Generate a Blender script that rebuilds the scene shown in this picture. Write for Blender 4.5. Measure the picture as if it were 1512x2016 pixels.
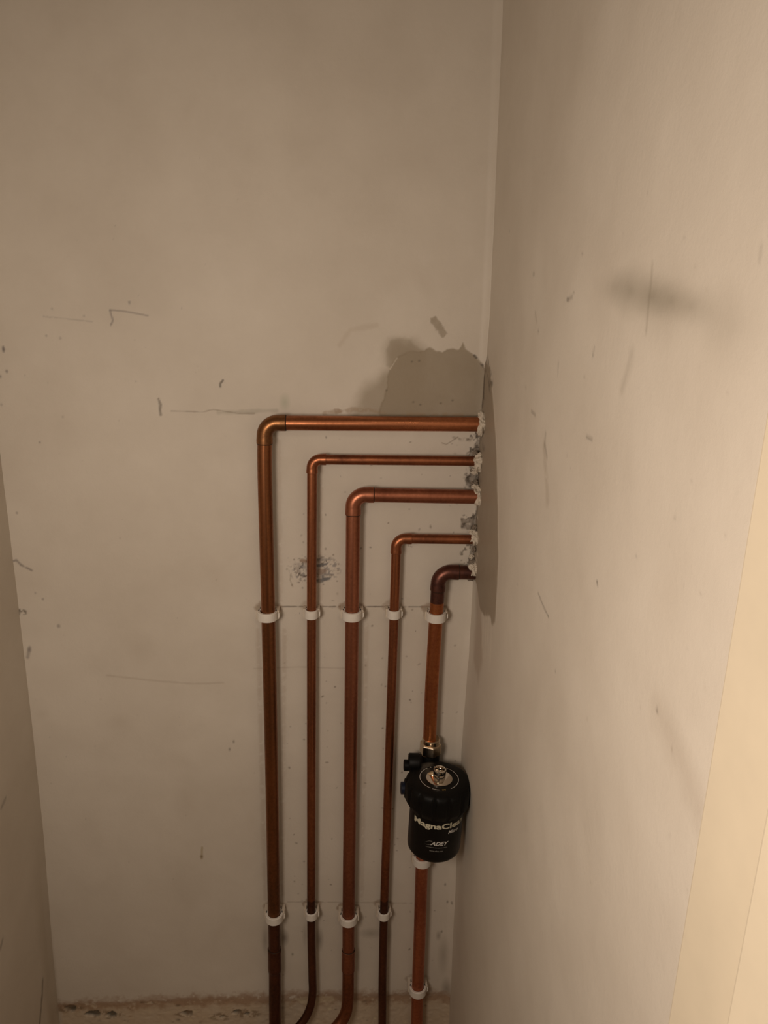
import bpy, bmesh, math, random
import numpy as np
from mathutils import Matrix, Vector

for o in list(bpy.data.objects):
    bpy.data.objects.remove(o)
scene = bpy.context.scene
COL = scene.collection
rng = np.random.default_rng(7)
random.seed(7)

# ------------------------------------------------------------------ camera
F_PX = 1514.0
CAM = np.array([0.0, 0.0, 1.45])
PITCH, YAW, ROLL = map(math.radians, (16.05, 2.75, 1.43))
FWD = np.array([math.sin(YAW)*math.cos(PITCH), math.cos(YAW)*math.cos(PITCH), -math.sin(PITCH)])
_rt = np.array([math.cos(YAW), -math.sin(YAW), 0.0])
_up = np.cross(_rt, FWD)
RT = math.cos(ROLL)*_rt + math.sin(ROLL)*_up
UP = math.cos(ROLL)*_up - math.sin(ROLL)*_rt
cd = bpy.data.cameras.new('camera')
cam = bpy.data.objects.new('camera', cd)
COL.objects.link(cam)
M = Matrix.Identity(4)
for r in range(3):
    M[r][0], M[r][1], M[r][2], M[r][3] = RT[r], UP[r], -FWD[r], CAM[r]
cam.matrix_world = M
cd.sensor_fit = 'VERTICAL'
cd.sensor_height = 36.0
cd.lens = F_PX/2016*36.0
cd.clip_start = 0.02
scene.camera = cam

# ------------------------------------------------------------------ world, lights, exposure
world = bpy.data.worlds.new('world')
scene.world = world
world.use_nodes = True
world.node_tree.nodes['Background'].inputs[0].default_value = (1.0, 0.86, 0.7, 1)
world.node_tree.nodes['Background'].inputs[1].default_value = 0.01

def area_light(name, loc, target, size, power, color):
    ld = bpy.data.lights.new(name, 'AREA')
    ld.shape = 'DISK'
    ld.size = size
    ld.energy = power
    ld.color = color
    o = bpy.data.objects.new(name, ld)
    COL.objects.link(o)
    o.location = loc
    o.rotation_euler = (Vector(target) - Vector(loc)).to_track_quat('-Z', 'Y').to_euler()
    return o
area_light('hall_lamp', (-0.34, 0.07, 1.34), (0.17, 0.75, 1.10), 0.30, 5.0, (1.0, 0.835, 0.69))
area_light('added_fill_light', (0.30, -0.75, 2.28), (-0.2, 0.9, 0.6), 0.40, 2.6, (1.0, 0.83, 0.66))  # unseen fill light, added to brighten the foot and the left wall

vs = scene.view_settings
scene.display_settings.display_device = 'sRGB'
vs.view_transform = 'Standard'
vs.look = 'None'
vs.gamma = 1.0
vs.use_curve_mapping = False
vs.exposure = 0.0

# ------------------------------------------------------------------ pixel helpers: a pixel is only a direction
D = 1.15          # distance of the back wall
XR = 0.20         # right wall
XL = -0.52        # left wall
def ray(px, py):
    return RT*(px-756)/F_PX - UP*(py-1008)/F_PX + FWD
def at_y(px, py, y=D):
    d = ray(px, py)
    return CAM + d*(y/d[1])
def at_x(px, py, x=XR):
    d = ray(px, py)
    return CAM + d*(x/d[0])

# ------------------------------------------------------------------ object helpers
def link(name, mesh, mat=None, parent=None, smooth=False):
    o = bpy.data.objects.new(name, mesh)
    COL.objects.link(o)
    if mat:
        mesh.materials.append(mat)
    if parent:
        o.parent = parent
    if smooth:
        mesh.polygons.foreach_set('use_smooth', [True]*len(mesh.polygons))
    return o
def mesh_of(verts, faces, name='mesh'):
    me = bpy.data.meshes.new(name)
    me.from_pydata([tuple(map(float, v)) for v in verts], [], faces)
    me.update()
    return me
def thing(name, label, cat, loc, group=None):
    o = bpy.data.objects.new(name, None)
    COL.objects.link(o)
    o.location = tuple(map(float, loc))
    o.empty_display_size = 0.02
    tag(o, label, cat, group)
    return o
def tag(o, label, cat=None, group=None):
    o['label'] = label
    if cat:
        o['category'] = cat
    if group:
        o['group'] = group
def struct(o, label=None):
    o['kind'] = 'structure'
    if label:
        o['label'] = label
    return o

class MB:
    """collects verts and faces"""
    def __init__(s):
        s.v, s.f = [], []
    def add(s, v, f):
        n = len(s.v)
        s.v += [tuple(p) for p in v]
        s.f += [tuple(i+n for i in q) for q in f]
        return s
    def box(s, a, b):
        (x0, y0, z0), (x1, y1, z1) = a, b
        v = [(x0,y0,z0),(x1,y0,z0),(x1,y1,z0),(x0,y1,z0),(x0,y0,z1),(x1,y0,z1),(x1,y1,z1),(x0,y1,z1)]
        return s.add(v, [(0,3,2,1),(4,5,6,7),(0,1,5,4),(1,2,6,5),(2,3,7,6),(3,0,4,7)])
    def tube(s, pts, rad, n=28, caps=True):
        P = [np.array(p, float) for p in pts]
        if np.isscalar(rad):
            rad = [rad]*len(P)
        T = []
        for i in range(len(P)):
            a = P[max(i-1, 0)]; b = P[min(i+1, len(P)-1)]
            t = b-a
            T.append(t/max(np.linalg.norm(t), 1e-9))
        nrm = np.cross(T[0], [0.0, 1.0, 0.001]); nrm /= np.linalg.norm(nrm)
        v, f = [], []
        for i, p in enumerate(P):
            nrm = nrm - T[i]*(nrm@T[i]); nrm /= np.linalg.norm(nrm)
            b = np.cross(T[i], nrm)
            for k in range(n):
                a = 2*math.pi*k/n
                v.append(p + rad[i]*(math.cos(a)*nrm + math.sin(a)*b))
        for i in range(len(P)-1):
            for k in range(n):
                k2 = (k+1) % n
                f.append((i*n+k, i*n+k2, (i+1)*n+k2, (i+1)*n+k))
        if caps:
            f.append(tuple(range(n-1, -1, -1)))
            f.append(tuple((len(P)-1)*n + k for k in range(n)))
        return s.add(v, f)
    def lathe(s, prof, c=(0, 0, 0), n=64, mod=None, axis='z'):
        """prof: (radius, height); mod(angle, i) scales the radius"""
        v, f = [], []
        for i, (r, z) in enumerate(prof):
            for k in range(n):
                a = 2*math.pi*k/n
                q = r*(mod(a, i) if mod else 1)
                if axis == 'z':
                    v.append((c[0]+q*math.cos(a), c[1]+q*math.sin(a), c[2]+z))
                else:   # axis along -x
                    v.append((c[0]-z, c[1]+q*math.cos(a), c[2]+q*math.sin(a)))
        for i in range(len(prof)-1):
            for k in range(n):
                k2 = (k+1) % n
                f.append((i*n+k, i*n+k2, (i+1)*n+k2, (i+1)*n+k))
        f.append(tuple(range(n-1, -1, -1)))
        f.append(tuple((len(prof)-1)*n + k for k in range(n)))
        return s.add(v, f)
    def build(s, name, mat, parent=None, base=None, smooth=True, auto=35):
        v = s.v
        if base is not None:
            v = [(p[0]-base[0], p[1]-base[1], p[2]-base[2]) for p in v]
        me = mesh_of(v, s.f, name)
        if smooth:
            bm = bmesh.new(); bm.from_mesh(me)
            bmesh.ops.recalc_face_normals(bm, faces=bm.faces)
            lim = math.radians(auto)
            for e in bm.edges:
                e.smooth = not (len(e.link_faces) == 2 and e.calc_face_angle(0) > lim)
            for q in bm.faces:
                q.smooth = True
            bm.to_mesh(me); bm.free()
        return link(name, me, mat, parent)

# ------------------------------------------------------------------ materials
def new_mat(name):
    m = bpy.data.materials.new(name)
    m.use_nodes = True
    nt = m.node_tree
    return m, nt, nt.nodes['Principled BSDF']
def N(nt, typ, **kw):
    n = nt.nodes.new(typ)
    for k, v in kw.items():
        setattr(n, k, v)
    return n
def noise(nt, scale, detail=4, rough=0.55, stretch=(1, 1, 1)):
    tc = N(nt, 'ShaderNodeTexCoord')
    mp = N(nt, 'ShaderNodeMapping')
    mp.inputs['Scale'].default_value = stretch
    nt.links.new(tc.outputs['Object'], mp.inputs[0])
    nz = N(nt, 'ShaderNodeTexNoise')
    nz.inputs['Scale'].default_value = scale
    nz.inputs['Detail'].default_value = detail
    nz.inputs['Roughness'].default_value = rough
    nt.links.new(mp.outputs[0], nz.inputs['Vector'])
    return nz
def ramp(nt, src, stops):
    r = N(nt, 'ShaderNodeValToRGB')
    el = r.color_ramp.elements
    while len(el) < len(stops):
        el.new(0.5)
    for e, (p, c) in zip(el, stops):
        e.position = p
        e.color = (*c, 1) if len(c) == 3 else c
    nt.links.new(src, r.inputs[0])
    return r
def bump(nt, bsdf, src, strength, dist):
    b = N(nt, 'ShaderNodeBump')
    b.inputs['Strength'].default_value = strength
    b.inputs['Distance'].default_value = dist
    nt.links.new(src, b.inputs['Height'])
    nt.links.new(b.outputs[0], bsdf.inputs['Normal'])

def paint_mat(name, c0, c1, attr=True, rough=0.55, bumps=0.25):
    m, nt, b = new_mat(name)
    n1 = noise(nt, 5.5, 5, 0.6)
    r1 = ramp(nt, n1.outputs[0], [(0.32, c0), (0.68, c1)])
    out = r1.outputs[0]
    if attr:
        at = N(nt, 'ShaderNodeVertexColor', layer_name='wear')
        mx = N(nt, 'ShaderNodeMix', data_type='RGBA')
        nt.links.new(at.outputs['Alpha'], mx.inputs[0])
        nt.links.new(out, mx.inputs[6])
        nt.links.new(at.outputs['Color'], mx.inputs[7])
        out = mx.outputs[2]
    nt.links.new(out, b.inputs['Base Color'])
    b.inputs['Roughness'].default_value = rough
    b.inputs['Specular IOR Level'].default_value = 0.3
    n2 = noise(nt, 160, 5, 0.6)
    bump(nt, b, n2.outputs[0], bumps, 0.0012)
    return m
def simple(name, col, rough=0.5, metal=0.0, spec=0.4, var=0.0, scale=60, bumpy=0.0):
    m, nt, b = new_mat(name)
    n = noise(nt, scale, 4)
    lo = tuple(max(0, c*(1-var)) for c in col); hi = tuple(min(1, c*(1+var)) for c in col)
    r = ramp(nt, n.outputs[0], [(0.3, lo), (0.7, hi)])
    nt.links.new(r.outputs[0], b.inputs['Base Color'])
    b.inputs['Roughness'].default_value = rough
    b.inputs['Metallic'].default_value = metal
    b.inputs['Specular IOR Level'].default_value = spec
    if bumpy:
        bump(nt, b, n.outputs[0], bumpy, 0.001)
    return m
def copper(name, bright, tarn, amount, rough=(0.28, 0.5), scale=14, stretch=(1, 1, 0.25)):
    """copper with patches of brown tarnish; amount 0..1"""
    m, nt, b = new_mat(name)
    n1 = noise(nt, scale, 6, 0.62, stretch)
    n2 = noise(nt, 190, 5, 0.65)
    add = N(nt, 'ShaderNodeMath', operation='MULTIPLY_ADD')
    add.inputs[1].default_value = 0.35
    nt.links.new(n2.outputs[0], add.inputs[0]); nt.links.new(n1.outputs[0], add.inputs[2])
    c = 0.675 + 0.25*(0.5-amount)
    fac = ramp(nt, add.outputs[0], [(c-0.17, (1, 1, 1)), (c+0.17, (0, 0, 0))])
    mx = N(nt, 'ShaderNodeMix', data_type='RGBA')
    mx.inputs[6].default_value = (*bright, 1)
    mx.inputs[7].default_value = (*tarn, 1)
    nt.links.new(fac.outputs[0], mx.inputs[0])
    nt.links.new(mx.outputs[2], b.inputs['Base Color'])
    b.inputs['Metallic'].default_value = 0.92
    mr = N(nt, 'ShaderNodeMapRange')
    mr.inputs['To Min'].default_value = rough[0]; mr.inputs['To Max'].default_value = rough[1]
    nt.links.new(fac.outputs[0], mr.inputs['Value'])
    nt.links.new(mr.outputs[0], b.inputs['Roughness'])
    bump(nt, b, n2.outputs[0], 0.12, 0.0006)
    return m

CREAM0, CREAM1 = (0.59, 0.533, 0.455), (0.66, 0.605, 0.525)
M_wall = paint_mat('wall_paint', CREAM0, CREAM1)
M_plain = paint_mat('plain_wall_paint', CREAM0, CREAM1, attr=False)
M_trim = simple('cream_gloss_paint', (0.71, 0.625, 0.48), 0.32, 0, 0.45, 0.04, 18)
M_floor = simple('bare_floor_boards', (0.42, 0.32, 0.22), 0.7, 0, 0.2, 0.3, 20)
M_filler = simple('pale_filler', (0.60, 0.54, 0.45), 0.85, 0, 0.2, 0.12, 220, 0.5)
M_clip = simple('white_plastic', (0.74, 0.70, 0.64), 0.45, 0, 0.4, 0.05, 50)
M_mortar = simple('crumbly_mortar', (0.24, 0.20, 0.16), 0.9, 0, 0.2, 0.35, 260, 0.5)
M_clipfoot = simple('shaded_dirty_plastic', (0.60, 0.53, 0.44), 0.55, 0, 0.3, 0.1, 70)  # clip foot: shade behind the pipe and old dirt, both in the darker colour
M_black = simple('black_plastic', (0.0035, 0.0033, 0.003), 0.5, 0, 0.18, 0.2, 80)
M_body = simple('black_gloss_plastic', (0.0035, 0.003, 0.003), 0.32, 0, 0.25, 0.2, 40)
M_navy = simple('navy_plastic', (0.008, 0.012, 0.028), 0.4, 0, 0.4, 0.1, 40)
M_chrome = simple('chrome', (0.72, 0.66, 0.58), 0.10, 1.0, 0.5, 0.03, 60)
M_nickel = simple('brass_nut', (0.55, 0.44, 0.32), 0.22, 1.0, 0.5, 0.15, 90)
M_silver = simple('silver_print', (0.56, 0.53, 0.40), 0.5, 0.0, 0.4, 0.05, 60)
M_white = simple('white_print', (0.62, 0.60, 0.56), 0.5, 0.0, 0.4, 0.03, 60)
M_gold = simple('gold_print', (0.62, 0.42, 0.10), 0.5, 0.0, 0.4, 0.03, 60)
M_faint = simple('grey_print', (0.25, 0.24, 0.22), 0.5, 0.0, 0.4, 0.03, 60)
M_flux = simple('black_solder_line', (0.03, 0.018, 0.01), 0.7, 0.2, 0.3, 0.2, 90)
CU_B, CU_T = (0.56, 0.215, 0.10), (0.15, 0.06, 0.028)
M_cu1 = copper('tarnished_copper', (0.32, 0.122, 0.05), (0.11, 0.054, 0.026), 0.64)
M_cu1h = copper('burnished_copper', CU_B, (0.26, 0.095, 0.04), 0.45, (0.25, 0.42), stretch=(0.25, 1, 1))
M_cu2 = copper('brown_copper', (0.44, 0.16, 0.072), (0.16, 0.058, 0.03), 0.5)
M_cu3 = copper('pink_copper', (0.50, 0.195, 0.11), (0.25, 0.09, 0.05), 0.36)
M_cu5 = copper('bright_orange_copper', (0.60, 0.22, 0.075), (0.28, 0.085, 0.035), 0.4)
M_cu6 = copper('reddish_copper', (0.68, 0.25, 0.125), (0.36, 0.115, 0.06), 0.36)
M_cudark = copper('heat_darkened_copper', (0.17, 0.07, 0.05), (0.065, 0.03, 0.026), 0.6, (0.35, 0.55), 40, (1, 1, 1))
M_culow = copper('dark_brown_copper', (0.21, 0.08, 0.045), (0.07, 0.033, 0.022), 0.5)
M_el1 = copper('olive_copper', (0.31, 0.14, 0.055), (0.15, 0.07, 0.03), 0.55, (0.32, 0.48), 30, (1, 1, 1))

# ------------------------------------------------------------------ numpy noise and wear painting
def vnoise(x, y, seed):
    """smooth value noise, 0..1"""
    xi = np.floor(x).astype(np.int64); yi = np.floor(y).astype(np.int64)
    fx = x-xi; fy = y-yi
    fx = fx*fx*(3-2*fx); fy = fy*fy*(3-2*fy)
    def h(a, b):
        k = (a*374761393 + b*668265263 + seed*974634777) & 0xffffffff
        k = ((k ^ (k >> 13))*1274126177) & 0xffffffff
        return ((k ^ (k >> 16)) & 0xffff)/65535.0
    return (h(xi, yi)*(1-fx)+h(xi+1, yi)*fx)*(1-fy) + (h(xi, yi+1)*(1-fx)+h(xi+1, yi+1)*fx)*fy
def fbm(x, y, wl, seed, octv=4, gain=0.55):
    t = 0; a = 1; s = 0
    for i in range(octv):
        t = t + a*vnoise(x/wl*2**i, y/wl*2**i, seed+i*17); s += a; a *= gain
    return t/s

class Canvas:
    """a wall as a grid (u along the wall, z up) with a wear colour and a relief per vertex, all in metres"""
    def __init__(s, us, zs):
        s.us, s.zs = np.array(us), np.array(zs)
        s.U, s.Z = np.meshgrid(s.us, s.zs)
        s.rgb = np.full(s.U.shape+(3,), 0.5)
        s.a = np.zeros(s.U.shape)
        s.h = np.zeros(s.U.shape)       # relief into the room
    def win(s, p, m):
        p = np.array(p)
        i0, i1 = np.searchsorted(s.us, [p[:, 0].min()-m, p[:, 0].max()+m])
        j0, j1 = np.searchsorted(s.zs, [p[:, 1].min()-m, p[:, 1].max()+m])
        return slice(j0, j1), slice(i0, i1)
    def blend(s, w, col, al):
        a0 = s.a[w]; a = al + a0*(1-al)
        k = np.where(a > 1e-6, al/np.maximum(a, 1e-6), 0)[..., None]
        s.rgb[w] = s.rgb[w]*(1-k) + np.array(col)*k
        s.a[w] = a
    def segdist(s, U, Z, p, closed):
        d = np.full(U.shape, 1e9); ins = np.zeros(U.shape, bool)
        n = len(p)
        for i in range(n if closed else n-1):
            ax, az = p[i]; bx, bz = p[(i+1) % n]
            dx, dz = bx-ax, bz-az
            t = np.clip(((U-ax)*dx+(Z-az)*dz)/max(dx*dx+dz*dz, 1e-12), 0, 1)
            d = np.minimum(d, np.hypot(U-ax-t*dx, Z-az-t*dz))
            if closed:
                c = ((az > Z) != (bz > Z)) & (U < (bx-ax)*(Z-az)/(bz-az if bz != az else 1e-12)+ax)
                ins ^= c
        return np.where(ins, -d, d) if closed else d
    def poly(s, p, col, al=1.0, soft=0.0015, rag=0.003, seed=1, wl=0.012, relief=0.0, rough=0.0, mott=0.15):
        w = s.win(p, soft+rag*2)
        U, Z = s.U[w], s.Z[w]
        if U.size == 0: return
        d = s.segdist(U, Z, p, True) + (fbm(U, Z, wl, seed)-0.5)*2*rag
        k = np.clip(0.5-d/(2*soft), 0, 1); k = k*k*(3-2*k)
        m = 1-mott*fbm(U, Z, 0.02, seed+50)
        s.blend(w, col, al*k*m)
        s.h[w] += k*(relief + rough*(fbm(U, Z, 0.006, seed+90, 3)-0.5)*2)
    def line(s, p, col, al=0.7, width=0.001, soft=0.0012, jit=0.0, seed=3, brk=0.0):
        w = s.win(p, width+soft+jit)
        U, Z = s.U[w], s.Z[w]
        if U.size == 0: return
        d = s.segdist(U, Z, p, False) + (fbm(U, Z, 0.01, seed)-0.5)*2*jit
        k = np.clip(1-(d-width/2)/soft, 0, 1)
        if brk:
            k = k*np.clip((fbm(U, Z, 0.008, seed+9)-brk)*6, 0, 1)
        s.blend(w, col, al*k)
    def blot(s, c, ru, rz, col, al=0.5, seed=5, rot=0.0, brk=0.0, wl=0.01, pw=1.0):
        m = max(ru, rz)*1.1
        w = s.win([(c[0]-m, c[1]-m), (c[0]+m, c[1]+m)], 0.001)
        U, Z = s.U[w]-c[0], s.Z[w]-c[1]
        if U.size == 0: return
        ca, sa = math.cos(rot), math.sin(rot)
        q = np.hypot((U*ca+Z*sa)/ru, (-U*sa+Z*ca)/rz)
        k = np.clip(1-q, 0, 1)**pw
        if brk:
            k = np.minimum(k*3, 1)*np.clip((fbm(s.U[w], s.Z[w], wl, seed, 3)-brk)*8, 0, 1)
        s.blend(w, col, al*k)
    def build(s, name, mat, fn):
        """fn(U, Z, h) -> x, y, z arrays"""
        nz, nu = s.U.shape
        x, y, z = fn(s.U, s.Z, s.h)
        co = np.stack([x, y, z], -1).reshape(-1, 3).astype(np.float32)
        idx = np.arange(nz*nu).reshape(nz, nu)
        q = np.stack([idx[:-1, :-1], idx[:-1, 1:], idx[1:, 1:], idx[1:, :-1]], -1).reshape(-1, 4)
        me = bpy.data.meshes.new(name)
        me.vertices.add(len(co)); me.vertices.foreach_set('co', co.ravel())
        me.loops.add(q.size); me.loops.foreach_set('vertex_index', q.ravel().astype(np.int32))
        me.polygons.add(len(q))
        me.polygons.foreach_set('loop_start', np.arange(0, q.size, 4, dtype=np.int32))
        me.update(calc_edges=True)
        me.polygons.foreach_set('use_smooth', np.ones(len(q), bool))
        at = me.color_attributes.new('wear', 'FLOAT_COLOR', 'POINT')
        at.data.foreach_set('color', np.concatenate([s.rgb, s.a[..., None]], -1).astype(np.float32).ravel())
        o = link(name, me, mat)
        return o
def grid(*segs):
    out = []
    for a, b, st in segs:
        n = max(1, int(round((b-a)/st)))
        out += list(np.linspace(a, b, n, endpoint=False))
    return out + [segs[-1][1]]

GREY = (0.315, 0.262, 0.19)        # bare plaster
MORTAR = (0.22, 0.185, 0.15)
DIRT = (0.10, 0.08, 0.06)
BROWN = (0.30, 0.20, 0.13)
BLUE = (0.12, 0.125, 0.135)
PALE = (0.74, 0.68, 0.58)

# the corner of the old walls wanders a little
def pxz(px, py): 
    p = at_y(px, py); return p[0], p[2]
_c = sorted([pxz(*q)[::-1] for q in [(988,2),(978.6,250),(963,607),(952,760),(936,1050),(925,1250),(908,1470),(892,1800),(887,1950)]])
CZ = [0.0]+[q[0] for q in _c]+[2.35]; CX = [_c[0][1]]+[q[1] for q in _c]+[_c[-1][1]]
def corner_x(z):
    return np.interp(z, CZ, CX)

# ------------------------------------------------------------------ wall_back
bw = Canvas(grid((XL-0.02, -0.1, 0.002), (-0.1, 0.2195, 0.0013)),
            grid((0.0, 0.07, 0.005), (0.07, 1.42, 0.0014), (1.42, 1.86, 0.003), (1.86, 2.35, 0.02)))
def Z2(pts, s, ox, oy):            # crop pixels -> wall metres
    return [pxz(ox+x/s, oy+y/s) for x, y in pts]
def P(*pts):
    return [pxz(*p) for p in pts]
bw.h += (fbm(bw.U, bw.Z, 0.22, 11, 3)-0.5)*0.004 + (fbm(bw.U, bw.Z, 0.03, 12, 2)-0.5)*0.0006
# faint grubbiness
for i in range(46):
    u, z = rng.uniform(XL, 0.2), rng.uniform(0.15, 1.8)
    bw.blot((u, z), rng.uniform(.01, .06), rng.uniform(.01, .05), (0.45, 0.38, 0.30), rng.uniform(.05, .16), i, rng.uniform(0, 3))
# grey plaster patch over the pipes: soft smear first, then the firm patch
soft = [(10,1060),(40,960),(110,800),(250,660),(340,590),(330,430),(370,345),(450,310),(570,322),(640,380),(700,430),(700,700),(600,1060)]
bw.poly(Z2(soft, 4.725, 690, 600), GREY, 0.82, 0.012, 0.006, 3, 0.02)
bw.poly(Z2([(330,430),(370,345),(450,310),(570,320),(590,370),(690,425),(700,560),(400,600),(345,560)], 4.725, 690, 600), GREY, 0.55, 0.003, 0.003, 8, 0.012)
firm = [(255,1060),(330,800),(350,690),(365,600),(400,545),(430,500),(520,440),(640,435),(690,428),(740,403),(800,423),(860,442),(900,412),(960,404),(1010,418),
        (1045,350),(1072,422),(1130,450),(1190,515),(1255,590),(1400,640),(1400,1060)]
bw.poly(Z2(firm, 4.725, 690, 600), GREY, 0.97, 0.0013, 0.0024, 5, 0.009, relief=-0.0007, mott=0.14)
bw.line(Z2([(365,600),(400,550),(430,500)], 4.725, 690, 600), PALE, 0.5, 0.001, 0.001, 0.001)
bw.line(Z2([(1150,470),(1200,530),(1255,600),(1290,650)], 4.725, 690, 600), DIRT, 0.8, 0.002, 0.0015, 0.0015, 4, 0.35)
bw.line(Z2([(1275,640),(1250,830),(1215,980)], 4.725, 690, 600), DIRT, 0.55, 0.001, 0.0015, 0.001, 6, 0.35)
for c in [(572,530),(640,523),(335,798),(585,905),(650,930),(840,915),(950,890)]:
    bw.blot(Z2([c], 4.725, 690, 600)[0], 0.0028, 0.0020, DIRT, 0.75)
bw.poly(Z2([(745,125),(790,115),(830,165),(868,205),(897,272),(850,300),(812,270),(775,200),(752,160)], 4.725, 690, 600), GREY, 0.9, 0.0012, 0.004, 9, 0.008, mott=0.5)
bw.line(P((742,640),(690,650),(668,680)), (0.42,0.34,0.26), 0.25, 0.003, 0.004, 0.002)
# brown chips and stain line above the top pipe
bw.poly(Z2([(865,108),(905,105),(945,125),(925,145),(880,150)], 4.383, 460, 780), BROWN, 0.6, 0.001, 0.0015, 4)
bw.line(P((640,813),(700,806),(790,816),(910,818)), (0.34,0.25,0.16), 0.55, 0.003, 0.003, 0.003, 7, 0.40)
bw.line(P((430,812),(470,811),(505,809),(545,808)), (0.2,0.2,0.14), 0.28, 0.001, 0.004, 0.002, 3)
bw.line(P((337,809),(400,811),(420,806),(470,814),(500,814)), (0.25,0.2,0.15), 0.5, 0.0006, 0.0012, 0.001)
bw.blot(pxz(561,792), .010, .016, (0.20,0.27,0.16), 0.35)
# broken masonry down the corner between the pipe ends
for k, (pl, s, ox, oy) in enumerate([
    ([(1165,1195),(1400,1200),(1400,1420),(1105,1405),(1150,1330),(1178,1260)], 4.725, 690, 600),
    ([(1105,1495),(1400,1500),(1400,1740),(1180,1725),(1090,1690),(1068,1630),(1130,1565)], 4.725, 690, 600),
    ([(1105,480),(1085,580),(990,622),(940,602),(950,712),(1040,722),(1075,780),(1300,780),(1300,480)], 5.04, 720, 900),
    ([(1040,860),(1035,950),(1020,1060),(1060,1100),(1300,1100),(1300,860)], 5.04, 720, 900)]):
    q = Z2(pl, s, ox, oy)
    bw.poly(q, MORTAR, 0.95, 0.0008, 0.0025, 20+k, 0.008, relief=-0.002, rough=0.004, mott=0.3)
    qc = np.mean(q, axis=0)
    bw.blot((0.192, qc[1]), 0.017, 0.028, DIRT, 0.85, 40+k, 0, 0.56, 0.005)
    bw.blot((0.193, qc[1]), 0.014, 0.026, PALE, 0.6, 60+k, 0, 0.66, 0.005)
bw.line(P((890,862),(925,866),(945,850)), (0.2,0.16,0.12), 0.5, 0.002, 0.003, 0.002, 3, 0.42)
bw.line(Z2([(850,1285),(890,1300),(940,1270),(1000,1230)], 4.725, 690, 600), (0.25,0.2,0.15), 0.6, 0.0007, 0.001)
# pencil bracket, scuffs and pin holes at left
z3 = lambda pts: Z2(pts, 3.024, 0, 560)
INK = (0.14, 0.12, 0.12)
bw.line(z3([(655,152),(730,158),(800,170),(880,186)]), INK, 0.42, 0.0012, 0.0015)
bw.line(z3([(655,154),(663,185),(673,212),(660,242)]), INK, 0.55, 0.0012, 0.0015)
bw.line(z3([(260,190),(400,205),(550,222)]), INK, 0.22, 0.0008, 0.0015, 0.0008, 2, 0.3)
for x, y, r, al in [(770,107,3.0,.9),(22,385,3.4,.8),(42,517,3.2,.8),(2,548,3,.8),(10,715,3,.4),(375,788,2.5,.35),(277,305,2.5,.5),(360,320,3,.4),
                    (310,145,2.5,.35),(500,188,2.5,.4),(810,577,2,.3),(150,540,2,.3)]:
    bw.blot(z3([(x, y)])[0], r*1e-3, r*1.2e-3, INK, al)
bw.line(z3([(20,370),(23,400)]), INK, 0.6, 0.0015, 0.0015)
bw.line(z3([(944,680),(956,715),(952,745),(957,775)]), DIRT, 0.6, 0.0022, 0.0018, 0.001, 8, 0.3)
bw.line(z3([(1328,570),(1312,590),(1312,608)]), DIRT, 0.75, 0.0016, 0.0016, 0, 3)
for x, y, r, al in [(78,871,1.8,.8),(33,1010,2.2,.6),(84,1180,2.2,.7),(115,1233,3.2,.7),(69,1168,2,.5),(57,1280,4,.55),(98,1452,1.5,.4),(130,1490,1.5,.3)]:
    bw.blot(pxz(x, y), r*1.2e-3, r*1.6e-3, INK, al)
bw.line(P((20,1107),(32,1103),(42,1113),(62,1123)), INK, 0.6, 0.0016, 0.002, 0.001, 4, 0.3)
bw.blot(pxz(38,1206), .014, .007, DIRT, 0.8, 3, 0, 0.42, 0.006)
bw.line(P((58,1275),(54,1295)), INK, 0.45, 0.002, 0.003)
bw.line(P((210,1330),(300,1340),(380,1346),(440,1344)), (0.42,0.35,0.28), 0.35, 0.0015, 0.002, 0.001)
bw.line(P((500,1316),(590,1313),(680,1316)), (0.40,0.33,0.27), 0.35, 0.0012, 0.0015, 0.001)
bw.line(P((398,1668),(397,1690)), (0.32,0.24,0.10), 0.5, 0.002, 0.002)
bw.blot(pxz(397,1686), .004, .005, (0.18,0.12,0.05), 0.9)
# painted-over joint lines at the two rows of clips
bw.line(P((540,1193.7),(650,1193.9),(760,1194.2),(850,1194.5)), (0.10,0.08,0.06), 0.75, 0.0008, 0.0012, 0.0006, 5, 0.22)
bw.line(P((555,1776),(690,1777),(820,1778)), (0.22,0.16,0.12), 0.35, 0.001, 0.0018, 0.0008, 5, 0.25)
# scuffed blue-grey dab behind the second pipe
z8 = lambda pts: Z2(pts, 10.8, 560, 1060)
c = pxz(618, 1120)
bw.blot(c, .038, .022, (0.30,0.27,0.25), 0.55, 3, 0, 0.50, 0.006)
bw.blot(c, .044, .027, DIRT, 0.85, 13, 0, 0.58, 0.004)
bw.blot(pxz(645, 1120), .024, .022, (0.22,0.21,0.21), 0.7, 23, 0, 0.5, 0.005)
bw.blot(pxz(588, 1128), .014, .018, (0.22,0.20,0.19), 0.7, 29, 0, 0.5, 0.005)
bw.poly(z8([(600,400),(790,385),(850,470),(700,520),(560,520)]), BLUE, 0.55, 0.002, 0.003, 3)
bw.poly(z8([(560,520),(760,545),(930,515),(900,565),(740,610),(600,600)]), BLUE, 0.9, 0.0012, 0.002, 4)
bw.poly(z8([(560,870),(800,830),(990,820),(960,880),(760,940),(600,900)]), BLUE, 0.92, 0.0012, 0.002, 5)
bw.poly(z8([(560,650),(850,640),(920,660),(880,730),(720,790),(560,740)]), (0.26,0.19,0.15), 0.8, 0.0015, 0.002, 6)
bw.poly(z8([(310,470),(360,430),(480,445),(480,530),(330,500)]), BROWN, 0.85, 0.001, 0.0015, 7)
bw.poly(z8([(330,560),(480,560),(480,640),(380,640)]), (0.24,0.23,0.24), 0.6, 0.002, 0.003, 7)
bw.line(z8([(140,740),(120,880),(180,1030)]), (0.3,0.25,0.18), 0.5, 0.0008, 0.001)
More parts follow.
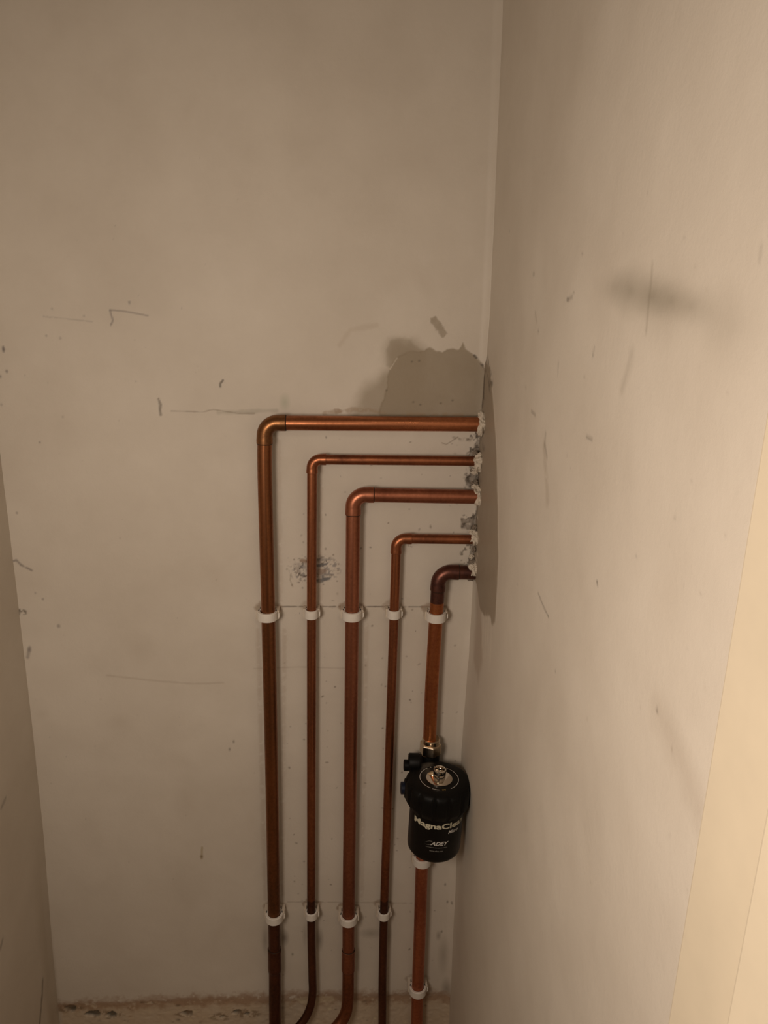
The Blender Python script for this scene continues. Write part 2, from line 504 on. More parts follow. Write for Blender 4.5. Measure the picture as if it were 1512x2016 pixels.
for x, y in [(205,448),(1040,352),(960,410),(1055,460),(1150,545),(1140,680),(1000,780),(1120,905),(385,1050),(310,935),(280,690),(265,730),(430,810),(830,975)]:
    bw.blot(z8([(x, y)])[0], .0024, .0020, (0.16,0.11,0.08), 0.85)
# specks all over the boxed part between the pipes
for i in range(170):
    px, py = rng.uniform(548, 915), rng.uniform(860, 1960)
    r = rng.uniform(.0009, .0022)
    bw.blot(pxz(px, py), r*1.25, r*rng.uniform(.9, 2.4), (0.17,0.13,0.10), rng.uniform(.3, .95), i, rng.uniform(0, 3))
for i in range(70):
    px, py = rng.uniform(60, 520), rng.uniform(300, 1940)
    r = rng.uniform(.0008, .0018)
    bw.blot(pxz(px, py), r, r*rng.uniform(.8, 2.0), (0.25,0.2,0.15), rng.uniform(.15, .45), i)
# grubby rings on the wall round the clips
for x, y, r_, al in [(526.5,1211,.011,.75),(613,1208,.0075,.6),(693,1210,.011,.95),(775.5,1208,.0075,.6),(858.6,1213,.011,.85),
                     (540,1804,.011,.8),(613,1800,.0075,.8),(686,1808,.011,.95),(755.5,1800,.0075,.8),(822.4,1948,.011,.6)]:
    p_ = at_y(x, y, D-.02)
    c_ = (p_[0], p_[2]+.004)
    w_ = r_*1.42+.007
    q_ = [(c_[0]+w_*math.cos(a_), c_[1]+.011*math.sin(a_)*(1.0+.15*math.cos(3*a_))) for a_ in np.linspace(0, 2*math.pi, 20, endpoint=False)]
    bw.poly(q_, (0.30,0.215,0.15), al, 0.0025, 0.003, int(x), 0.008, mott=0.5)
# old paint ridges beside pipes
for a, b in [((560,1240),(556,1760)),((508,1240),(522,1770)),((631,920),(630,1180)),((722,1230),(712,1770)),((548,870),(552,1180))]:
    bw.line(P(a, b), (0.42,0.33,0.25), 0.30, 0.003, 0.004, 0.002, 5, 0.25)
# shadows low down behind the pipes, painted into the wall colour as dark smears
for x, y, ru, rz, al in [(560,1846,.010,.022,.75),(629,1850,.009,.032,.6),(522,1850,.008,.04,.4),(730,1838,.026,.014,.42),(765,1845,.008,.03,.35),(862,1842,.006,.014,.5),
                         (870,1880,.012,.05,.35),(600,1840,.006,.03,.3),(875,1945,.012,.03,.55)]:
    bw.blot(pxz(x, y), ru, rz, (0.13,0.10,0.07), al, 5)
for x, y in [(876,1741),(880,1775),(868,1834),(576,1879),(460,1460),(452,1475),(888,1775)]:
    bw.blot(pxz(x, y), .0028, .005, DIRT, 0.7)
# strip at the foot where a skirting board was pulled off
zb = pxz(500, 1969)[1]
band = [(XL-.01, pxz(128,1978)[1]), (-0.40, zb+.002), (-0.25, zb+.006), (-0.1, zb), (0.0, zb+.006), (0.12, zb+.004), (0.23, zb+.004), (0.23, -0.02), (XL-.01, -0.02)]
bw.poly(band, (0.50,0.37,0.225), 0.70, 0.007, 0.008, 31, 0.03, relief=-0.001, rough=0.0008, mott=0.4)
bw.line([(XL, zb-.008), (-0.42, zb-.004), (-0.3, zb+.001), (-0.17, zb+.001), (-0.05, zb+.004), (0.06, zb), (0.20, zb)], (0.33,0.20,0.12), 0.7, 0.012, 0.014, 0.012, 12, 0.22)
for (x0, x1, y0, y1) in [(450,535,922,952),(560,615,925,957),(955,1030,918,946),(1235,1282,918,940),(1300,1330,928,945),(1170,1195,945,960),(345,400,888,925)]:
    w_, h_ = x1-x0, y1-y0
    q = Z2([(x0,y0+h_*.6),(x0+w_*.2,y0+h_*.25),(x0+w_*.5,y0+h_*.05),(x0+w_*.85,y0),(x1,y0+h_*.4),(x0+w_*.9,y0+h_*.85),(x0+w_*.6,y1),(x0+w_*.25,y0+h_*.8)], 2.7, 0, 1650)
    bw.poly(q, (0.06,0.055,0.04), 0.92, 0.0016, 0.004, x0, 0.007, relief=-0.005)
    bw.blot(np.mean(q, axis=0), 0.030, 0.012, (0.22,0.15,0.09), 0.7, x0, 0, 0.5, 0.008)
for i in range(60):
    px, py = rng.uniform(130, 885), rng.uniform(1972, 2016)
    r = rng.uniform(.001, .005)
    bw.blot(pxz(px, py), r*1.5, r, random.choice([(0.12,0.09,0.06),(0.36,0.24,0.15),(0.7,0.62,0.42)]), rng.uniform(.3, .8), i)
bw.poly(P((575,1966),(655,1962),(660,1972),(600,1980)), (0.62,0.54,0.38), 0.6, 0.002, 0.003, 3)
def back_fn(U, Z, h):
    cx = corner_x(Z)
    k = np.clip((U-(XR-0.06))/0.06, 0, 1)
    x = U + k*(cx-XR)
    d = np.clip(1-(cx-x)/0.012, 0, 1)
    keep = np.interp(Z, [0.88, 0.92, 1.34, 1.37], [1, 0.2, 0.2, 1])
    return x, D - h - 0.006*d*d*keep, Z
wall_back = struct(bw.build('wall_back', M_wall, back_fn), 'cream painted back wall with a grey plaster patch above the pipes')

# ------------------------------------------------------------------ wall_right (u = depth Y)
rw = Canvas(grid((0.355, 0.62, 0.0018), (0.62, 0.9, 0.003), (0.9, D, 0.0028)),
            grid((0.0, 0.12, 0.02), (0.12, 0.6, 0.004), (0.6, 1.82, 0.0025), (1.82, 2.35, 0.02)))
def yz(px, py):
    p = at_x(px, py); return min(p[1], D+.02), p[2]
def Q(*pts):
    return [yz(*p) for p in pts]
rw.h += (fbm(rw.U, rw.Z, 0.2, 31, 3)-0.5)*0.004 + (fbm(rw.U, rw.Z, 0.03, 32, 2)-0.5)*0.0005
for i in range(40):
    y, z = rng.uniform(.36, 1.1), rng.uniform(0.3, 1.8)
    rw.blot((y, z), rng.uniform(.02, .07), rng.uniform(.02, .08), (0.46,0.39,0.31), rng.uniform(.04, .13), i, rng.uniform(0, 3))
strip = [(D+.02, yz(962,712)[1])] + Q((966,722),(968,745),(973,800),(978,860),(980,930),(981,1000),(981.5,1090),(979,1160),(976,1205),(974,1222),(967,1232),(965,1214),(962,1213),(952,1214),(944,1196),(938,1150)) + [(D+.02, yz(936,1135)[1])]
rw.poly(strip, (0.30,0.243,0.178), 0.92, 0.0022, 0.003, 3, 0.02, relief=0.001, mott=0.12)
rw.poly(Q((938,1130),(946,1195),(948,1300),(940,1350),(932,1300)), (0.36,0.27,0.19), 0.45, 0.012, 0.01, 4, 0.03)
for x, y0, y1 in [(950,1222,1270),(955,1216,1290),(960,1216,1262),(966,1226,1300)]:
    rw.line(Q((x, y0), (x-2, y1)), PALE, 0.35, 0.004, 0.006, 0.002, 3, 0.25)
rw.line([(D-.004, yz(955,735)[1]), (D-.01, yz(950,800)[1]), (D-.004, yz(945,900)[1]), (D-.004, yz(940,1000)[1]), (D-.004, yz(936,1130)[1])], DIRT, 0.8, 0.008, 0.006, 0.006, 3, 0.42)
rw.line(Q((958,715),(964,735),(968,760)), DIRT, 0.7, 0.012, 0.010, 0.01, 6, 0.42)
for i in range(16):
    rw.blot((rng.uniform(D-.05, D), rng.uniform(yz(940,1140)[1], yz(952,830)[1])), .012, .004, random.choice([DIRT, PALE, MORTAR]), 0.7, i)
# smudge and scratches
SM = (0.20,0.17,0.12)
def smudge(px, py, ru, rz, al, rot=0):
    rw.blot(yz(px, py), ru, rz, SM, al, 3, rot, pw=1.4)
smudge(1242, 573, .050, .024, .54)
smudge(1283, 583, .040, .018, .60)
smudge(1322, 592, .036, .016, .50)
smudge(1362, 603, .034, .014, .36)
smudge(1210, 566, .050, .018, .34)
smudge(1300, 600, .07, .035, .25)
smudge(1400, 618, .045, .024, .18)
smudge(1445, 645, .045, .028, .14)
rw.line(Q((1284,520),(1281,560),(1277,595),(1271,655)), SM, 0.30, 0.0009, 0.0022)
rw.line(Q((1243,695),(1240,715),(1222,768)), SM, 0.14, 0.002, 0.007)
z84 = lambda x, y: yz(1000+x/2.953, 450+y/2.953)
for x, y, ru, rz, al in [(432,150,4,2.4,.6),(155,265,7,4,.6),(350,412,7,3,.8),(385,370,4,2.4,.6),(180,597,5,3.5,.6),(490,735,4,2.5,.5),(440,862,4,2.5,.5),(1025,60,3,2,.3),
                         (105,925,6,4,.35),(700,700,2.5,1.6,.2),(345,1320,3,2.5,.4)]:
    rw.blot(z84(x, y), ru*1e-3, rz*1e-3, DIRT, al*.7)
for a, b, al, wd in [((160,490),(170,540),.3,3),((295,780),(292,850),.45,1.6),((222,1190),(215,1260),.5,3),((218,1260),(230,1330),.5,3),((138,1062),(162,1085),.6,2),
                     ((455,1212),(486,1226),.7,1.2),((1477,100),(1466,185),.3,1.2),((345,415),(375,398),.6,2),((498,690),(488,740),.4,1.2),((710,730),(655,940),.12,3)]:
    rw.line([z84(*a), z84(*b)], DIRT, al*.6, wd*1e-3, 0.0022)
rw.line(Q((1059,1168),(1068,1190),(1079,1213)), DIRT, 0.5, 0.0008, 0.002)
for x, y, al in [(1080,1214,.8),(1093,1321,.6),(1176,1145,.8),(1177,1152,.5),(1296,1398,.8),(1018,1150,.3),(1255,1095,.3),(1330,1020,.25),(992,112,.9),(1005,455,.5)]:
    rw.blot(yz(x, y), .0030, .0026, DIRT, al)
rw.line(Q((1300,1405),(1340,1490),(1378,1590)), (0.40,0.33,0.26), 0.27, 0.004, 0.018, 0.004)
rw.line(Q((1072,880),(1075,930),(1078,985)), (0.36,0.3,0.23), 0.35, 0.004, 0.008, 0.004, 3, 0.2)
for i in range(50):
    px, py = rng.uniform(1000, 1460), rng.uniform(300, 1900)
    rw.blot(yz(px, py), rng.uniform(.001, .003), rng.uniform(.001, .003), (0.28,0.22,0.16), rng.uniform(.1, .4), i)
def right_fn(U, Z, h):
    k = np.clip((U-(D-0.35))/0.35, 0, 1); k = k*k*(3-2*k)
    return XR + k*(corner_x(Z)-XR) - h, U, Z
wall_right = struct(rw.build('wall_right', M_wall, right_fn), 'cream painted side wall with a dark smudge, beside the pipe ends')

# ------------------------------------------------------------------ wall_left
lw = Canvas(grid((0.355, 0.9, 0.02), (0.9, D+0.004, 0.004)), grid((0.0, 1.3, 0.005), (1.3, 2.35, 0.03)))
def lz(px, py):
    p = at_x(px, py, XL); return min(p[1], D+.01), p[2]
lw.h += (fbm(lw.U, lw.Z, 0.2, 51, 3)-0.5)*0.004
lw.line([lz(84,1930), lz(83,1960), lz(78,2016)], DIRT, 0.6, 0.003, 0.004, 0.002)
lw.line([lz(2,1590), lz(10,1572)], INK, 0.5, 0.002, 0.004)
lw.line([lz(0,1868), lz(4,1850)], INK, 0.5, 0.002, 0.004)
def left_fn(U, Z, h):
    k = np.clip((U-(D-0.075))/0.05, 0, 1)*np.clip((0.62-Z)/0.5, 0, 1)
    return XL + h - 0.012*k*k*(3-2*k), U, Z
wall_left = struct(lw.build('wall_left', M_wall, left_fn), 'cream painted wall facing the smudged side wall')

# ------------------------------------------------------------------ floor, ceiling, door opening, hall behind
HX0, HX1, HY0 = -1.7, 1.5, -1.7
struct(MB().box((HX0, HY0, -0.05), (HX1, D+0.05, 0.0)).build('floor', M_floor, smooth=False))
struct(MB().box((HX0, HY0, 2.35), (HX1, D+0.05, 2.40)).build('ceiling', M_plain, smooth=False))
fr = MB()
fr.box((XR+0.03, 0.27, 0), (HX1, 0.355, 2.35))
fr.box((HX0, 0.27, 0), (XL-0.03, 0.355, 2.35))
fr.box((XL-0.03, 0.27, 2.03), (XR+0.03, 0.355, 2.35))
struct(fr.build('wall_front', M_plain, smooth=False))
hall = MB()
hall.box((HX0, HY0-0.05, 0), (HX1, HY0, 2.35))
hall.box((HX0-0.05, HY0, 0), (HX0, 0.355, 2.35))
hall.box((HX1, HY0, 0), (HX1+0.05, 0.355, 2.35))
struct(hall.build('wall_hall', M_plain, smooth=False))
def rounded_board(name, a, b, r=0.003):
    o = MB().box(a, b).build(name, M_trim, smooth=False)
    bm = bmesh.new(); bm.from_mesh(o.data)
    bmesh.ops.bevel(bm, geom=bm.edges[:], offset=r, segments=3, affect='EDGES', profile=0.5)
    bm.to_mesh(o.data); bm.free()
    return struct(o)
rounded_board('trim_1', (XR-0.003, 0.262, 0), (XR+0.03, 0.356, 2.0))['label'] = 'cream painted door lining at the edge of the wall'
rounded_board('trim_2', (XR-0.017, 0.225, 0), (XR-0.0035, 0.2795, 2.0))['label'] = 'cream painted door stop strip on the lining'
rounded_board('trim_3', (XL-0.03, 0.262, 0), (XL+0.003, 0.356, 2.0))
rounded_board('trim_4', (XL-0.03, 0.262, 2.0), (XR+0.03, 0.356, 2.03))

# ------------------------------------------------------------------ pipes
R22, R15 = 0.011, 0.0075
Y22, Y15 = D-0.021, D-0.018
def unit(v):
    return v/np.linalg.norm(v)
def smooth_path(pts, n=14):
    """Catmull-Rom through the points"""
    p = [np.array(q, float) for q in pts]
    p = [2*p[0]-p[1]] + p + [2*p[-1]-p[-2]]
    out = []
    for i in range(1, len(p)-2):
        for k in range(n):
            t = k/n
            out.append(0.5*((2*p[i]) + (-p[i-1]+p[i+1])*t + (2*p[i-1]-5*p[i]+4*p[i+1]-p[i+2])*t*t + (-p[i-1]+3*p[i]-3*p[i+1]+p[i+2])*t**3))
    return out + [p[-2]]
def elbow(C, dv, dh, r, leg, rb, name, mat, parent, base, ring=True):
    O = C + dv*rb + dh*rb
    arc = [O - dh*rb*math.cos(t) - dv*rb*math.sin(t) for t in np.linspace(0, math.pi/2, 16)]
    a = C+dv*leg; b = C+dh*leg
    def lerp(p, q, t): return p+(q-p)*t
    pts = [a, lerp(a, arc[0], .04), lerp(a, arc[0], .5), lerp(a, arc[0], .9)] + arc + [lerp(arc[-1], b, .1), lerp(arc[-1], b, .5), lerp(arc[-1], b, .96), b]
    R = r+0.0012; S = r+0.0008
    rad = [R-0.0004, R, R, S] + [S]*len(arc) + [S, R, R, R-0.0004]
    e = MB().tube(pts, rad, 32).build(name, mat, parent, base)
    if ring:
        for p, d in ((a, dv), (b, dh)):
            MB().tube([p-d*0.0002, p+d*0.0004, p+d*0.0011], [r+0.0009, r+0.0009, r+0.0003], 28).build('solder_ring', M_flux, e)
            e.children[-1].data.transform(Matrix.Translation((-base[0], -base[1], -base[2])))
    return e
def wall_end(px, py, Y):
    """where a pipe running to the right meets the side wall"""
    p = at_y(px, py, Y)
    return p

PIPES = {}
def pipe_run(label, cpx, endpx, vpx, r, Y, mats, leg, rb, group='copper heating pipes bent into the side wall', ring=True, extra=None):
    """cpx corner pixel, endpx a pixel near the wall end of the level run, vpx pixels down the upright"""
    mh, mv, me_ = mats
    C = at_y(*cpx, Y)
    E = at_y(*endpx, Y)
    dh = unit(E-C)
    E = C + dh*((corner_x(E[2])-0.0008 - C[0])/dh[0])
    V = [at_y(x, y, Y) for x, y in vpx]
    dv = unit(V[0]-C)
    base = np.array([V[-1][0], Y, max(0.0, V[-1][2])])
    if extra is not None:
        base = np.array([V[-1][0], Y, 0.0])
    t = thing('copper_pipe', label, 'pipe', base, group)
    MB().tube([C+dh*(leg-0.006), C+dh*(leg+0.03), (C+E)/2+dh*0.01, E], r, 32).build('level_run', mh, t, base)
    elbow(C, dv, dh, r, leg, rb, 'elbow', me_, t, base, ring)
    return t, C, dv, V, base

def upright(pts, r, mat, t, base, name='upright'):
    return MB().tube(smooth_path(pts, 6), r, 32).build(name, mat, t, base)
def sleeve(p, d, r, half, t, base, mat):
    pts = [p-d*half, p-d*(half*.97), p-d*(half*.7), p+d*(half*.7), p+d*(half*.97), p+d*half]
    s = MB().tube(pts, [r+.0008, r+.0013, r+.0013, r+.0013, r+.0013, r+.0008], 32).build('coupling', mat, t, base)
    for q in (p-d*half, p+d*half):
        MB().tube([q-d*.0007, q, q+d*.0007], [r+.0004, r+.0012, r+.0004], 28).build('solder_ring', M_flux, s, base)

def floor_z(p, z):      # continue straight down
    q = np.array(p, float); q[2] = z; return q

# pipe 1: tall outer pipe
t, C, dv, V, b = pipe_run('thick tarnished copper pipe, outermost and topmost of the five bends into the wall', (521, 832.3), (925, 835.2),
    [(521.5,940),(528,1200),(534.5,1500),(539.6,1800),(541,1900),(541.5,2016)], R22, Y22, (M_cu1h, M_cu1, M_el1), 0.031, 0.019, extra=1)
upright([C+dv*0.026]+V[:4], R22, M_cu1, t, b)
upright([V[3], V[4], V[5], floor_z(V[5], 0.0)], R22, M_culow, t, b, 'lower_upright')
sleeve(at_y(540.8, 1889, Y22), np.array([0, 0, -1.0]), R22, 0.025, t, b, M_culow)
# pipe 2
t, C, dv, V, b = pipe_run('thin copper pipe between the outermost thick pipe and the pink middle pipe', (614.5, 904.4), (920, 907.6),
    [(614.3,960),(613.5,1190),(613,1500),(612.8,1770),(613.2,1850),(615,1925)], R15, Y15, (M_cu2, M_cu2, M_cu2), 0.021, 0.013, ring=False, extra=1)
upright([C+dv*0.017]+V[:4], R15, M_cu2, t, b)
bend = [V[3], V[4], V[5], at_y(615.4, 1955, Y15), at_y(610, 1985, Y15-.004), at_y(594, 2014, Y15-.012)]
lo = bend[-1]
upright(bend+[lo+np.array([-.03, -.012, -.022]), lo+np.array([-.075, -.02, -.035]), lo+np.array([-.12, -.022, -.062]), np.array([lo[0]-.135, lo[1]-.022, 0.0])], R15, M_culow, t, b, 'bent_tail')
# pipe 3
t, C, dv, V, b = pipe_run('thick pinkish copper pipe in the middle of the five', (695.5, 973.8), (925, 977.8),
    [(695,1025),(693.3,1190),(690,1500),(686.4,1780),(685.7,1900)], R22, Y22, (M_cu3, M_cu3, M_cu3), 0.031, 0.019, extra=1)
upright([C+dv*0.026]+V, R22, M_cu3, t, b)
sleeve(at_y(685.8, 1889, Y22), np.array([0, 0, -1.0]), R22, 0.0230, t, b, M_cu3)
bend = [V[-1], at_y(685.4, 1940, Y22), at_y(684.5, 1972, Y22), at_y(680, 1996, Y22-.004), at_y(665, 2020, Y22-.012)]
lo = bend[-1]
upright(bend+[lo+np.array([-.03, -.014, -.020]), lo+np.array([-.07, -.024, -.035]), lo+np.array([-.11, -.026, -.06]), np.array([lo[0]-.122, lo[1]-.026, 0.0])], R22, M_cu2, t, b, 'bent_tail')
# pipe 4
t, C, dv, V, b = pipe_run('thin brown copper pipe beside the black filter', (780.3, 1060.4), (920, 1062),
    [(779.4,1100),(776.5,1190),(766,1500),(756.6,1770),(754.6,1850),(753,1930),(752.5,2016)], R15, Y15, (M_cu2, M_cu2, M_cu2), 0.024, 0.014, ring=False, extra=1)
upright([C+dv*0.018]+V[:4], R15, M_cu2, t, b)
upright([V[3], V[4], V[5], V[6], floor_z(V[6], 0.0)], R15, M_culow, t, b, 'lower_upright')
# pipe 5 upper part ends in the filter's nut
t, C, dv, V, b = pipe_run('short copper pipe with heat-darkened elbow rising from the black filter', (864, 1125.5), (915, 1127),
    [(860.5,1185),(856,1250),(849.5,1360),(845.8,1455)], R22, Y22, (M_cudark, M_cu5, M_cudark), 0.031, 0.020, group='copper pipes on the filter')
upright([C+dv*0.026, V[0]], R22+.0001, M_cudark, t, b, 'darkened_end')
upright(V, R22, M_cu5, t, b)
NUT_TOP = V[-1]
# lower pipe
lowV = [at_y(x, y, Y22) for x, y in [(833,1650),(829.8,1720),(826.5,1830),(822.5,1940),(820.4,2016)]]
b = floor_z(lowV[-1], 0.0)
t = thing('copper_pipe', 'reddish copper pipe running down from under the black filter', 'pipe', b, 'copper pipes on the filter')
upright(lowV+[b], R22, M_cu6, t, b)

# ------------------------------------------------------------------ filler lumps where the pipes go into the wall
def lump(c, sx, sy, sz, seed, mat=M_filler):
    bm = bmesh.new()
    bmesh.ops.create_icosphere(bm, subdivisions=4, radius=1.0)
    for v in bm.verts:
        x, y, z = v.co
        n = fbm(np.array([x*2.1+z*.7+seed*3.1]), np.array([y*2.1+z*1.9+seed*1.7]), 0.9, seed, 4)[0]
        k = 0.55 + 0.95*n
        v.co = (x*sx*k, y*sy*k, z*sz*k)
    me = bpy.data.meshes.new('filler_lump'); bm.to_mesh(me); bm.free()
    o = link('filler_lump', me, mat, wall_right)
    o.location = tuple(map(float, c))
    return o
ends = [(937,836,Y22,.009,.016,.015),(933,910,Y15,.012,.013,.013),(936,979,Y22,.009,.015,.014),(931,1061,Y15,.010,.011,.010),(931,1122,Y22,.009,.015,.013)]
for i, (px, py, Y, sx, sy, sz) in enumerate(ends):
    p = at_y(px, py, Y)
    p[0] = corner_x(p[2]) - 0.003
    lump(p, sx, sy, sz, 11+i)
    for k in range(3):
        q = p + np.array([rng.uniform(-.008, .0), rng.uniform(.0, .014), rng.choice([-1, 1])*rng.uniform(.010, .022)])
        lump(q, rng.uniform(.003, .006), .005, rng.uniform(.003, .005), 31+i*5+k, M_filler if k == 2 else M_mortar)

# ------------------------------------------------------------------ pipe clips
def clip(px, py, r, Y, label, group, tilt=0.0):
    c = at_y(px, py, Y)
    t = thing('pipe_clip', label, 'pipe clip', (c[0], D, c[2]), group)
    h = 0.0072
    ro = r*1.42; ri = r+0.0006
    gap = D-Y
    # collar round the pipe
    n = 40
    v, f = [], []
    for k in range(n):
        a = 2*math.pi*k/n
        for (q, z) in ((ri, -h), (ro-.0008, -h), (ro, -h+.0008), (ro, h-.0008), (ro-.0008, h), (ri, h)):
            v.append((q*math.cos(a), q*math.sin(a)-gap, z))
    for k in range(n):
        k2 = (k+1) % n
        for j in range(6):
            j2 = (j+1) % 6
            f.append((k*6+j, k2*6+j, k2*6+j2, k*6+j2))
    m = MB().add(v, f)
    m.build('collar', M_clip, t)
    # foot against the wall: two cheeks and a base plate
    w = ro+0.0024
    g = MB()
    g.box((-w, -0.004, -h), (w, 0.001, h))
    g.box((-w, -gap+0.001, -h), (-ri-0.0012, -0.004, h))
    g.box((ri+0.0012, -gap+0.001, -h), (w, -0.004, h))
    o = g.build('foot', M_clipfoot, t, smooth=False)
    s = MB()
    s.box((w-.001, -gap-0.001, -h*.5), (w+.0009, -gap+.008, h*.5))
    s.build('latch', M_clip, t, smooth=False)
    t.rotation_euler[1] = tilt
    return t
UG, LG = 'white pipe clips in the upper row', 'white pipe clips in the lower row'
clip(526.5, 1211, R22, Y22, 'white plastic clip on the outermost thick pipe, level with the upper joint line', UG)
clip(613, 1208, R15, Y15, 'white plastic clip on the thin pipe below the scuffed blue dab', UG)
clip(693, 1210, R22, Y22, 'white plastic clip on the pink middle pipe, upper row', UG)
clip(775.5, 1208, R15, Y15, 'white plastic clip on the thin pipe next to the dark elbow pipe', UG)
clip(858.6, 1213, R22, Y22, 'white plastic clip on the short pipe below the heat-darkened elbow', UG)
clip(540, 1804, R22, Y22, 'white plastic clip low on the outermost thick pipe, above its coupling', LG)
clip(613, 1800, R15, Y15, 'white plastic clip low on the thin pipe with bent tail', LG)
clip(686, 1808, R22, Y22, 'white plastic clip low on the pink middle pipe, above its coupling', LG)
clip(755.5, 1800, R15, Y15, 'white plastic clip low on the thin straight pipe', LG)
clip(831, 1693, R22, Y22, 'white plastic clip peeping out right under the black filter', 'white clips on the pipe below the filter')
clip(822.4, 1948, R22, Y22, 'white plastic clip near the foot of the pipe below the filter', 'white clips on the pipe below the filter')

# ------------------------------------------------------------------ magnetic filter
YF = D-0.088
LT = at_y(865, 1533, YF)                 # centre of the lid top
bottom = at_y(856, 1702, YF-0.0435)[2]
fx = LT[0]-0.0022
RB, RL = 0.0435, 0.0535
BASE = np.array([fx, YF, bottom])
flt = thing('magnetic_filter', 'black cylindrical magnetic heating filter with silver lettering on the short pipe', 'filter', BASE)
flt.rotation_euler[1] = math.radians(1.7)
BASE = BASE - np.array([0.0020, 0, 0])
flt.location = tuple(BASE)
zl = LT[2]-bottom+.001                        # lid top above the base
LH = 0.047
body = MB().lathe([(RB*.80, 0), (RB*.93, .0008), (RB*.985, .004), (RB, .009), (RB, zl-LH+.004)], n=96).build('body', M_body, flt)
def grip(a, i):
    g = (a*14/(2*math.pi)) % 1.0
    k = min(1, max(0, (abs(g-0.5)-0.32)/0.08))
    return 1.0 - 0.045*k*(1 if 2 <= i <= 5 else 0)
lid = MB().lathe([(RB+.0015, zl-LH), (RB+.0035, zl-LH+.001), (RL*.97, zl-LH+.010), (RL, zl-LH+.013), (RL, zl-.011), (RL*.985, zl-.006), (RL*.93, zl-.0025), (RL*.84, zl), (0.033, zl), (0.0325, zl-.001), (0.022, zl-.001)],
               n=168, mod=grip).build('lid', M_black, flt, auto=40)
disc = MB().lathe([(.0212, zl-.002), (.0212, zl+.0006), (.0206, zl+.001), (.001, zl+.001)], n=64).build('chrome_disc', M_chrome, flt)
disc['label'] = 'shiny chrome disc'
knob = MB().lathe([(.0100, zl+.001), (.0100, zl+.0085), (.0094, zl+.0095), (.0094, zl+.010), (.0102, zl+.0105), (.0102, zl+.0165), (.0096, zl+.0172), (.0080, zl+.0172), (.0076, zl+.0165), (.0074, zl+.008), (.0035, zl+.008), (.0035, zl+.012), (.0008, zl+.0125)], n=48).build('magnet_knob', M_chrome, flt)
def arc_strip(r, w, a0, a1, z, name, mat, parent, n=28):
    v, f = [], []
    for k in range(n+1):
        a = a0+(a1-a0)*k/n
        for q in (r-w/2, r+w/2):
            v.append((q*math.cos(a), q*math.sin(a), z))
    for k in range(n):
        f.append((2*k, 2*k+1, 2*k+3, 2*k+2))
    return link(name, mesh_of(v, f), mat, parent)
dg = math.radians
for a0, a1 in [(-60, 62), (68, 100), (122, 238), (243, 264)]:
    arc_strip(.0310, .0009, dg(a0), dg(a1), zl+.0003, 'ring_mark', M_white, lid)
for a, mt in [(111, M_white), (275, M_gold), (281, M_gold)]:
    ca, sa = math.cos(dg(a)), math.sin(dg(a))
    q = [(.0296, -.0016), (.0296, .0016), (.0326, 0)]
    link('arrow_mark', mesh_of([(r*ca-s*sa, r*sa+s*ca, zl+.0003) for r, s in q], [(0, 1, 2)]), mt, lid)

# lettering wrapped round the body
def cyl_hit(px, py, R=RB):
    d = ray(px, py); o = CAM-np.array([fx, YF, 0])
    A = d[0]**2+d[1]**2; B = 2*(o[0]*d[0]+o[1]*d[1]); C2 = o[0]**2+o[1]**2-R*R
    s = (-B-math.sqrt(max(B*B-4*A*C2, 0)))/(2*A)
    p = o+d*s
    return math.atan2(p[0], -p[1]), p[2]-bottom          # angle to the right of straight ahead, height
def text(s, size, ang, z, mat, name='lettering', bold=0.0, shear=0.0, sx=1.0, anchor='LEFT', spacing=1.0):
    cu = bpy.data.curves.new('text', 'FONT')
    cu.body = s; cu.size = size; cu.offset = bold; cu.shear = shear; cu.align_x = anchor; cu.space_character = spacing
    cu.resolution_u = 3
    o = bpy.data.objects.new('text_tmp', cu); COL.objects.link(o)
    dgp = bpy.context.evaluated_depsgraph_get()
    me = bpy.data.meshes.new_from_object(o.evaluated_get(dgp))
    bpy.data.objects.remove(o)
    me.materials.clear()
    bm = bmesh.new(); bm.from_mesh(me)
    R = RB+0.0004
    for v in bm.verts:
        a = ang + v.co.x*sx/R
        v.co = (R*math.sin(a), -R*math.cos(a), z+v.co.y)
    bm.to_mesh(me); bm.free()
    return link(name, me, mat, body)
a0, z0 = cyl_hit(815.5, 1617)
am, zm = cyl_hit(855, 1632)
text('MagnaClean', 0.0136, a0, zm, M_silver, bold=0.00042, sx=1.42)
a1, z1 = cyl_hit(882, 1641)
text('Micro', 0.0082, a1, z1, M_white, bold=0.0002, shear=0.35)
a2, z2 = cyl_hit(849, 1663.5)
text('ADEY', 0.0092, a2, z2, M_white, bold=0.00025, shear=0.35, sx=1.12)
ac, zc = cyl_hit(861, 1669.5)
v_, f_ = [], []
for k in range(24):                      # a line of print too fine to read
    wd = 0.0006 + 0.0005*((k*7) % 3)/2
    for e_ in (0, wd):
        an = ac + ((k-12)*0.00145 + e_)/RB
        for q in (0.0, 0.0011):
            v_.append(((RB+.0004)*math.sin(an), -(RB+.0004)*math.cos(an), zc-.0004+q))
    f_.append((4*k, 4*k+2, 4*k+3, 4*k+1))
link('fine_print', mesh_of(v_, f_), M_faint, body)
ac, zc = cyl_hit(860.5, 1677)
text('www.adey.com', 0.0036, ac, zc, M_faint, anchor='CENTER', bold=0.00005)
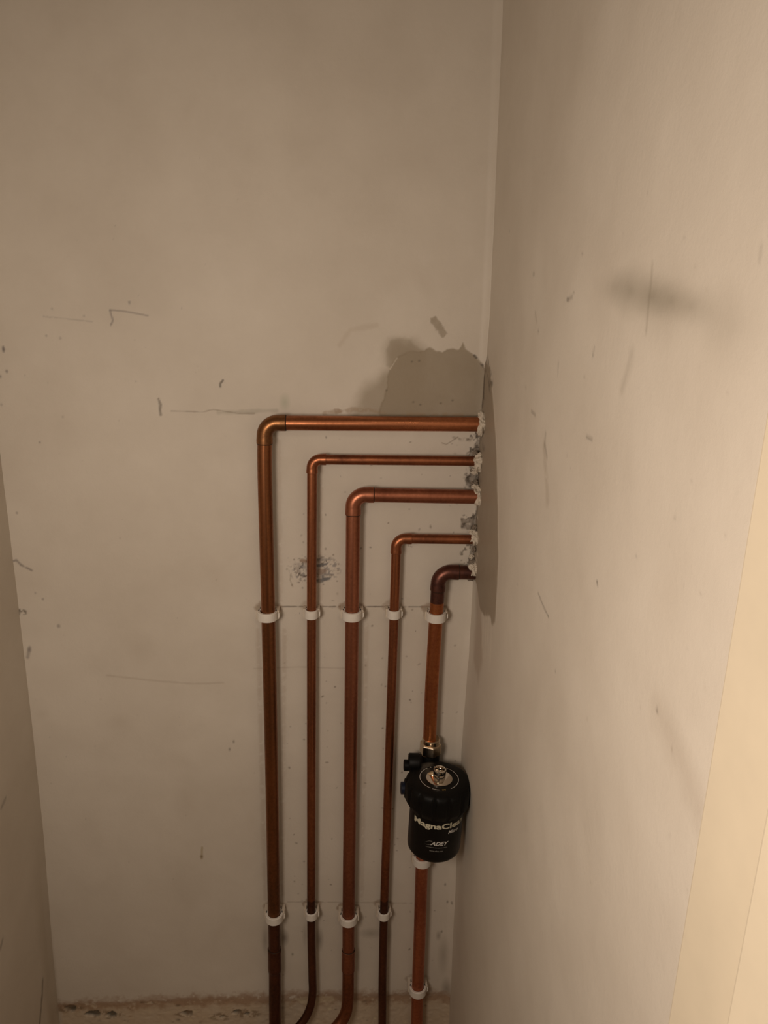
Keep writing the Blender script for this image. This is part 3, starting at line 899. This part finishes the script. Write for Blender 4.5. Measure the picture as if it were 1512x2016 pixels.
def swoosh(p0, p1, sag, w, name='swoosh'):
    v, f = [], []
    n = 12
    (aa, za), (ab, zb_) = cyl_hit(*p0), cyl_hit(*p1)
    R = RB+.0004
    for k in range(n+1):
        t_ = k/n
        a = aa+(ab-aa)*t_; z = za+(zb_-za)*t_+sag*math.sin(math.pi*t_)
        for q in (-w/2*t_, w/2*t_):
            v.append((R*math.sin(a), -R*math.cos(a), z+q))
    for k in range(n):
        f.append((2*k, 2*k+2, 2*k+3, 2*k+1))
    link(name, mesh_of(v, f), M_faint, body)
swoosh((836,1659), (852,1656.5), .002, .0008)
swoosh((837,1660.5), (850,1662), -.0012, .0010)

# manifold on the pipe behind the pot, nuts and valve handles
px_, py_ = NUT_TOP[0]-fx, Y22-YF
zt = NUT_TOP[2]-bottom
cN = (px_, py_, 0)
def hexm(a, i):
    s = math.pi/3
    return math.cos(s/2)/math.cos(((a+0.35) % s)-s/2)
nut = MB().lathe([(.0115, zt+.002), (.0135, zt+.002), (.0150, zt+.0005), (.0150, zt-.006), (.0115, zt-.006)], cN, 48).build('compression_collar', M_nickel, flt)
nut2 = MB().lathe([(.0150, zt-.006), (.0178, zt-.0075), (.0186, zt-.009), (.0186, zt-.025), (.0178, zt-.0265), (.0150, zt-.0275)], cN, 60, hexm).build('compression_nut', M_nickel, flt, auto=20)
nut2['label'] = 'hexagonal nickel-plated compression nut'
man = MB()
man.lathe([(.0160, zt-.027), (.0165, zt-.029), (.0165, .020), (.0150, .018)], cN, 40)
man.tube([(px_, py_, zl-.035), (0, .030, zl-.035)], .014, 24)
man.tube([(px_, py_, .040), (0, .030, .040)], .014, 24)
man.build('manifold', M_black, flt)
ln = MB().lathe([(.0150, .019), (.0182, .017), (.0182, .003), (.0150, .001)], cN, 60, hexm).build('compression_nut', M_nickel, flt, auto=20)
def handle(px, py, Y, rr, ln_, mat, bl, up, name='valve_handle'):
    c = at_y(px, py, Y)-BASE
    m = MB()
    m.lathe([(rr*.9, -bl), (rr, -bl+.002), (rr, -.002), (rr*.92, 0)], c+np.array([0, 0, up]), 28, axis='x')
    o = m.build(name, M_black, flt)
    s = MB()
    s.lathe([(rr*.62, 0), (rr*.62, ln_*.9), (rr*.55, ln_)], c, 20, axis='x')
    s.build('valve_stub', mat, o)
    return o
handle(799.5, 1508, D-.046, .0150, .0075, M_black, .019, .006)
handle(793.5, 1553, D-.054, .0165, .0065, M_navy, .030, 0)
